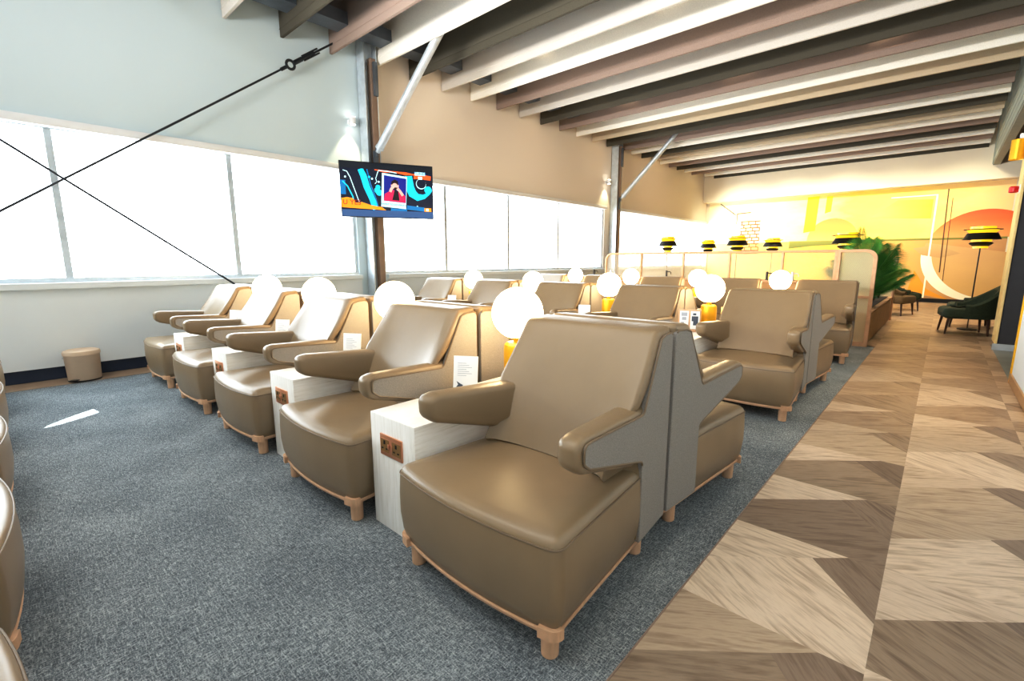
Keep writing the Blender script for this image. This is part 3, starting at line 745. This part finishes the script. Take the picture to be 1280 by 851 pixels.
# ------------------------------------------------------------------ floor lamps
def build_floor_lamp():
    t = thing('floor_lamp', '', 'lamp')
    b = nb(); lathe(b, [(0,0),(.16,0),(.165,.008),(.16,.02),(.02,.028),(0,.028)], 28); obj('base', b, LAMPBLK, t)
    b = nb(); tube(b, [(0,0,.02),(0,0,1.5)], .012, 10); obj('pole', b, LAMPBLK, t)
    def sh(name, prof, m):
        b = nb(); lathe(b, prof, 36); obj(name, b, m, t)
    sh('small_shade', [(.10,1.44),(.19,1.50),(.205,1.47),(.205,1.465),(.19,1.49)][:2]+[(.17,1.52),(.10,1.53)], LAMPBLK)
    sh('lower_diffuser', [(0,1.42),(.12,1.42),(.12,1.46),(0,1.46)], LAMPGOLD)
    sh('middle_diffuser', [(0,1.53),(.16,1.53),(.16,1.585),(0,1.585)], LAMPGOLD)
    sh('large_shade', [(.30,1.565),(.235,1.675),(.23,1.675),(.29,1.567)], LAMPBLK)
    sh('upper_diffuser', [(0,1.672),(.20,1.672),(.25,1.728),(0,1.728)], LAMPGOLD)
    sh('top_disc', [(0,1.73),(.295,1.73),(.30,1.735),(.295,1.74),(0,1.74)], LAMPBLK)
    sh('top_diffuser', [(0,1.74),(.20,1.74),(.20,1.785),(0,1.785)], LAMPGOLD)
    return t
fl0 = build_floor_lamp(); first = [1]
for x, y, s, lab in ((.438,11.76,.84,'tiered gold and black floor lamp beside the dark green chair at the right'),
                  (-1.585,12.40,.95,'tiered gold and black floor lamp just left of the palms'),
                  (-3.416,14.0,.80,'tiered gold and black floor lamp behind the fourth cane screen'),
                  (-3.722,12.1,.80,'tiered gold and black floor lamp behind the third cane screen, before the lattice'),
                  (-5.10,14.0,.78,'tiered gold and black floor lamp behind the second cane screen, the smaller one'),
                  (-5.08,11.27,.74,'tiered gold and black floor lamp nearest the windows, before the far glazing')):
    if first[0]: first[0] = 0; o = fl0; o.location = (x,y,0); o['label'] = lab
    else: o = dup(fl0, (x,y,0), 0, lab)
    o['group'] = 'tiered floor lamps'; o.scale = (s, s, 1.02)

# ------------------------------------------------------------------ lounge chairs beyond
def tub_chair(x, y, rz, label, mat, group):
    t = thing('tub_chair', label, 'chair', (x,y,0), rz, group)
    seat = round_poly([(-.34,-.36),(.34,-.36),(.32,.26),(-.32,.26)], [.1,.1,.12,.12], 6)
    b = nb(); loft(b, [[Vector((q.x,q.y,z)) for q in offset(seat, i)] for i, z in ((.04,.27),(.0,.30),(0,.40),(.02,.43),(.06,.445),(.2,.455))]); obj('seat', b, mat, t)
    b = nb(); rings = []
    for k in range(17):
        a = PI*(-.08+1.16*k/16); s = math.sin(a); h = .52+.28*max(0, s)**1.3
        for_r = []
        for r, z in ((.33,.30),(.35,h-.03),(.38,h),(.42,h-.03),(.40,.28)): for_r.append(Vector((r*math.cos(a)*1.0, r*s*.95-.02, z)))
        rings.append(for_r)
    loft(b, rings); obj('wraparound_back', b, mat, t)
    for lx, ly in ((-.27,-.28),(.27,-.28),(-.24,.2),(.24,.2)):
        b = nb(); tube(b, [(lx*1.12,ly*1.12,0),(lx,ly,.30)], [.013,.022], 10); obj('leg', b, DKWOOD, t)
tub_chair(.40, 11.15, -PI/2+.15, 'dark green tub chair in front of the tiered floor lamp at the right', GREEN, 'dark green tub chairs')
tub_chair(.50, 12.35, -PI/2+.05, 'dark green tub chair behind the first one under the tiered floor lamp', GREEN, 'dark green tub chairs')
tub_chair(-.80, 14.0, PI/2-.3, 'brown tub chair seen past the palms before the painted wall', BROWNV, None)
tub_chair(-.72, 15.5, PI/2+.2, 'dark green tub chair farthest away by the painted wall', GREEN, None)
# ------------------------------------------------------------------ wall sconce and alarm on the right
t = thing('wall_sconce', 'brass cylinder sconce with a white mount high on the right wall', 'sconce', (XR,9.55,2.72))
b = nb(); box(b, -.075, .004, -.04, .04, .12, .20, .006); obj('mount', b, WHITEP, t)
b = nb(); lathe(b, [(.0,.13),(.068,.13),(.072,.125),(.072,-.13),(.066,-.134),(.06,-.11),(0,-.11)], 28, (-.078,0,0)); obj('cylinder', b, GOLD, t)
t = thing('fire_alarm', 'red fire alarm sounder on the cream jamb at the right', 'alarm', (.64,9.42,2.18))
b = nb(); lathe(b, [(0,-.04),(.035,-.04),(.052,-.03),(.052,.03),(.035,.045),(0,.045)], 20, (-.056,0,0)); obj('sounder', b, REDP, t)
b = nb(); box(b, -.012, .006, -.05, .05, -.05, .06, .004); obj('backplate', b, WHITEP, t)

# ------------------------------------------------------------------ mural on the back wall
def grad_mat(name, stops, axis='Z', lo=0, hi=3.4, var=.25, rough=.6):
    m, nt, b = new_mat(name); b.inputs['Roughness'].default_value = rough
    v = coords(nt); sx = N(nt, 'ShaderNodeSeparateXYZ'); nt.links.new(v, sx.inputs[0])
    mr = N(nt, 'ShaderNodeMapRange'); mr.inputs['From Min'].default_value = lo; mr.inputs['From Max'].default_value = hi
    nt.links.new(sx.outputs[axis], mr.inputs['Value'])
    f = noise(nt, coords(nt, (.5,1,1.3)), 2.4, 6, .65)
    a = N(nt, 'ShaderNodeMath', operation='MULTIPLY_ADD'); a.inputs[1].default_value = var; nt.links.new(f, a.inputs[0]); nt.links.new(mr.outputs[0], a.inputs[2])
    a2 = N(nt, 'ShaderNodeMath', operation='SUBTRACT'); a2.inputs[1].default_value = var/2; nt.links.new(a.outputs[0], a2.inputs[0])
    r = ramp(nt, stops); nt.links.new(a2.outputs[0], r.inputs['Fac']); nt.links.new(r.outputs['Color'], b.inputs['Base Color'])
    return m
MUR = {
 'sky': grad_mat('mural_sky', [(0,srgb(252,240,206)),(.25,srgb(252,234,160)),(.5,srgb(252,214,90)),(.72,srgb(248,214,110)),(1,srgb(246,206,150))], 'X', -6, 1.2, .3),
 'sand': grad_mat('mural_sand', [(0,srgb(240,214,120)),(.4,srgb(232,178,64)),(.75,srgb(214,160,96)),(1,srgb(196,146,96))], 'X', -6, 1.2, .35),
 'sun': grad_mat('mural_sun', [(0,srgb(228,170,110)),(.35,srgb(232,150,84)),(.7,srgb(226,112,54)),(1,srgb(220,90,44))], 'Z', 1.7, 2.65, .2),
 'tan': grad_mat('mural_tan', [(0,srgb(222,178,110)),(1,srgb(206,160,110))], 'Z', 0, 1.9, .6),
 'halo': grad_mat('mural_halo', [(0,srgb(244,200,100)),(.5,srgb(222,150,70)),(1,srgb(204,120,60))], 'Z', 1.8, 2.6, .2),
 'yel': grad_mat('mural_yellow', [(0,srgb(255,226,20)),(1,srgb(255,232,0))], 'Z', 2, 3.3, .2),
 'gold': grad_mat('mural_gold', [(0,srgb(250,222,110)),(1,srgb(246,196,60))], 'X', -1.9, -.4, .5),
 'green': grad_mat('mural_green', [(0,srgb(84,92,36)),(1,srgb(130,130,56))], 'Z', 1.6, 1.9, .4),
 'white': grad_mat('mural_white', [(0,srgb(255,244,214)),(1,srgb(255,246,224))], 'Z', 0, 3, .1),
 'line': grad_mat('mural_line', [(0,srgb(70,44,24)),(1,srgb(84,58,36))], 'Z', 0, 3, .1),
 'brown': grad_mat('mural_brown', [(0,srgb(176,132,84)),(1,srgb(200,160,110))], 'Z', .9, 1.6, .5),
 'orange': grad_mat('mural_orange', [(0,srgb(226,140,30)),(1,srgb(238,170,50))], 'X', -1.5, 1, .4),
 'lat': grad_mat('mural_lattice', [(0,srgb(140,88,58)),(1,srgb(150,98,66))], 'Z', 1, 3, .1)}
mn = list(MUR); b = nb(); layer = [0]
def mpoly(pts, c):
    layer[0] += 1; k = 18.59/18
    f = b.faces.new([b.verts.new((x*k, YB-.004-.0006*layer[0], 1.25+(z-1.25)*k)) for x, z in pts]); f.material_index = mn.index(c)
def mcirc(cx, cz, r, a0, a1, n=28): return [(cx+r*math.cos(a0+(a1-a0)*i/n), cz+r*math.sin(a0+(a1-a0)*i/n)) for i in range(n+1)]
def clipz(pts, zmin): return [(x, max(z, zmin)) for x, z in pts]
mpoly([(-6.6,1.84),(1.15,1.84),(1.15,3.3),(-6.6,3.3)], 'sky'); mpoly([(-6.6,.13),(1.15,.13),(1.15,1.845),(-6.6,1.845)], 'sand')
mpoly(mcirc(-2.72,1.86,.68,0,PI), 'halo'); mpoly(clipz(mcirc(.72,1.36,1.22,math.radians(5),math.radians(175)), 1.84), 'sun')
mpoly([p for p in mcirc(.72,1.36,1.22,math.radians(-230),math.radians(-2))if p[1] < 1.845], 'tan')
mpoly(mcirc(.72,1.36,1.24,math.radians(170),math.radians(262))+mcirc(1.0,1.50,1.30,math.radians(255),math.radians(178)), 'white')
mpoly([(-.72,1.58),(-.2,1.66),(.1,1.52),(.3,1.42),(-.1,1.30),(-.5,1.38)], 'brown')
mpoly([(-.75,.32),(.15,.13),(-.8,.13)], 'brown'); mpoly([(-.62,.95),(-.30,.42),(.22,.13),(-.72,.34)], 'orange')
mpoly([(-3.9,1.80),(1.15,1.80),(1.15,1.85),(-3.9,1.86)], 'green'); mpoly([(-3.9,1.62),(-3.2,1.70),(-2.6,1.72),(-1.6,1.76),(-1.6,1.82),(-3.9,1.84)], 'green')
mpoly([(-3.52,2.12),(-3.20,2.18),(-3.16,3.25),(-3.48,3.24)], 'yel'); mpoly([(-2.98,2.7),(-2.82,2.75),(-2.80,3.22),(-2.96,3.22)], 'yel')
mpoly([(-1.8,2.5),(-.42,2.4),(-.42,2.92),(-1.2,2.96)], 'gold')
mpoly([(-1.36,3.02),(-.34,3.02),(-.34,3.05),(-1.36,3.05)], 'white'); mpoly([(-.37,.17),(-.33,.17),(-.33,3.05),(-.37,3.05)], 'white')
mpoly([(-.145,3.17),(-.12,3.17),(-.062,.9),(-.087,.9)], 'line'); mpoly([(-.03,2.92),(-.015,2.92),(.026,.66),(.012,.66)], 'line')
for z in [1.46+.11*i for i in range(11)]: mpoly([(-5.47,z),(-4.83,z),(-4.83,z+.035),(-5.47,z+.035)], 'lat')
for i in range(10):
    for j in range(3):
        x = -5.44+.22*j+.07*((i*5) % 3); z = 1.46+.11*i; mpoly([(x,z),(x+.035,z),(x+.035,z+.11),(x,z+.11)], 'lat')
for p, q in (((-6.2,3.25),(-5.65,2.82)),((-5.6,2.86),(-5.15,2.88)),((-5.6,2.86),(-5.6,2.5))):
    d = Vector((q[0]-p[0], q[1]-p[1])).normalized()*.012; mpoly([(p[0]-d.y,p[1]+d.x),(p[0]+d.y,p[1]-d.x),(q[0]+d.y,q[1]-d.x),(q[0]-d.y,q[1]+d.x)], 'line')
tag(obj('wall_mural', b, [MUR[k] for k in mn], smooth=False), 'large abstract yellow and orange painted mural with sun discs on the end wall', 'mural')

# ------------------------------------------------------------------ light
w = bpy.data.worlds.new('world'); S.world = w; w.use_nodes = True
bg = w.node_tree.nodes['Background']; nt = w.node_tree
tc = N(nt, 'ShaderNodeTexCoord'); sx = N(nt, 'ShaderNodeSeparateXYZ'); nt.links.new(tc.outputs['Generated'], sx.inputs[0])
mr = N(nt, 'ShaderNodeMapRange'); mr.inputs['From Min'].default_value = -1; nt.links.new(sx.outputs['Z'], mr.inputs['Value'])
r = ramp(nt, [(0,(.84,.86,.86,1)),(.5,(.98,.99,1,1)),(1,(.78,.90,1,1))]); nt.links.new(mr.outputs[0], r.inputs['Fac']); nt.links.new(r.outputs['Color'], bg.inputs['Color'])
bg.inputs['Strength'].default_value = 9.0
def lamp(name, typ, loc, energy, color=(1,1,1), rot=(0,0,0), **kw):
    d = bpy.data.lights.new(name, typ); d.energy = energy; d.color = color
    for k, v in kw.items(): setattr(d, k, v)
    o = bpy.data.objects.new(name, d); COL.objects.link(o); o.location = loc; o.rotation_euler = rot; return o
for y0, y1 in ((YF,3.96),(4.42,11.3),(11.98,YB)):
    o = lamp('window_portal', 'AREA', (XW-.25,(y0+y1)/2,1.85), 1, rot=(0,-PI/2,0), shape='RECTANGLE', size=1.6, size_y=y1-y0)
    o.data.cycles.is_portal = True
def aim(o, tgt): o.rotation_euler = (Vector(tgt)-o.location).to_track_quat('-Z','Y').to_euler(); return o
WARM = (1,.80,.55); NEUT = (1,.95,.88)
# ceiling downlights between the baffles
for x in (-5.2,-3.0,-.9):
    for y in (.6,3.3,6.1,8.8):
        aim(lamp('downlight', 'SPOT', (x,y+.34,4.9), 80 if y < 3 else 130, NEUT if y < 3 else (1,.80,.58), spot_size=1.3, spot_blend=.7, shadow_soft_size=.08), (x,y+.34,0))
for y in (4.72,6.1,8.16,10.22,12.26,15.36):
    aim(lamp('walkway_downlight', 'SPOT', (0,y,4.3), 210, WARM, spot_size=.9, spot_blend=.8, shadow_soft_size=.05), (0,y,0))
for x in (-5.5,-4,-2.6,-1.2,.2):
    aim(lamp('mural_washer', 'SPOT', (x,15.98,4.08), 600 if x < -2 else 330, (1,.88,.62), spot_size=1.5, spot_blend=1, shadow_soft_size=.12), (x,18.6,1.6))
for x in (-5,-2.5,0): aim(lamp('lounge_downlight', 'SPOT', (x,13.5,4.3), 420, WARM, spot_size=1.6, spot_blend=.8, shadow_soft_size=.1), (x,13.5,0))
aim(lamp('seat_downlight', 'SPOT', (-1.25,1.0,4.1), 60, (1,.85,.6), spot_size=.22, spot_blend=1, shadow_soft_size=.03), (-1.2,1.2,.44))
for y, z in ((3.92,3.32),(11.30,3.30)):
    aim(lamp('wall_spot_beam', 'SPOT', (XW+.12,y,z-.07), 30, (1,.85,.5), spot_size=1.2, spot_blend=.6, shadow_soft_size=.02), (XW-.05,y-.1,z-1))
for y in (5.4,8.1,10.9,13.9):  # unseen spots added to warm the upper wall
    aim(lamp('wall_warm_fill', 'SPOT', (-5.0,y,4.1), 36, (1,.76,.50), spot_size=2.2, spot_blend=1, shadow_soft_size=.5), (XW,y,3.3))
o = aim(lamp('sun_shaft', 'SPOT', (-10.85,7.6,5.4), 70000, (1,.97,.9), spot_size=.052, spot_blend=.1, shadow_soft_size=.005), (-5.26,.54,0)); o.scale = (.26,1,1)
# unseen soft fill lamps added at the camera end of the room
lamp('camera_end_fill', 'AREA', (-3,-1.3,5.1), 120, (1,.98,.95), shape='RECTANGLE', size=6, size_y=1.6)
aim(lamp('baffle_fill', 'AREA', (-2.5,-2.4,2.6), 420, (1,.97,.93), shape='RECTANGLE', size=6, size_y=.8, spread=1.7), (-1.5,3.2,4.9))  # area lamp added out of view to brighten the baffles

S.view_settings.view_transform = 'Standard'; S.view_settings.look = 'None'; S.view_settings.exposure = 0.16
S.view_settings.use_curve_mapping = True
cm = S.view_settings.curve_mapping; cv = cm.curves[3]
for x_, y_ in ((.14,.112),(.35,.335),(.62,.655),(.82,.87)): cv.points.new(x_, y_)
cm.update()
S.cycles.use_denoising = True; S.cycles.max_bounces = 8; S.cycles.diffuse_bounces = 5; S.cycles.transparent_max_bounces = 16
S.cycles.sample_clamp_indirect = 6
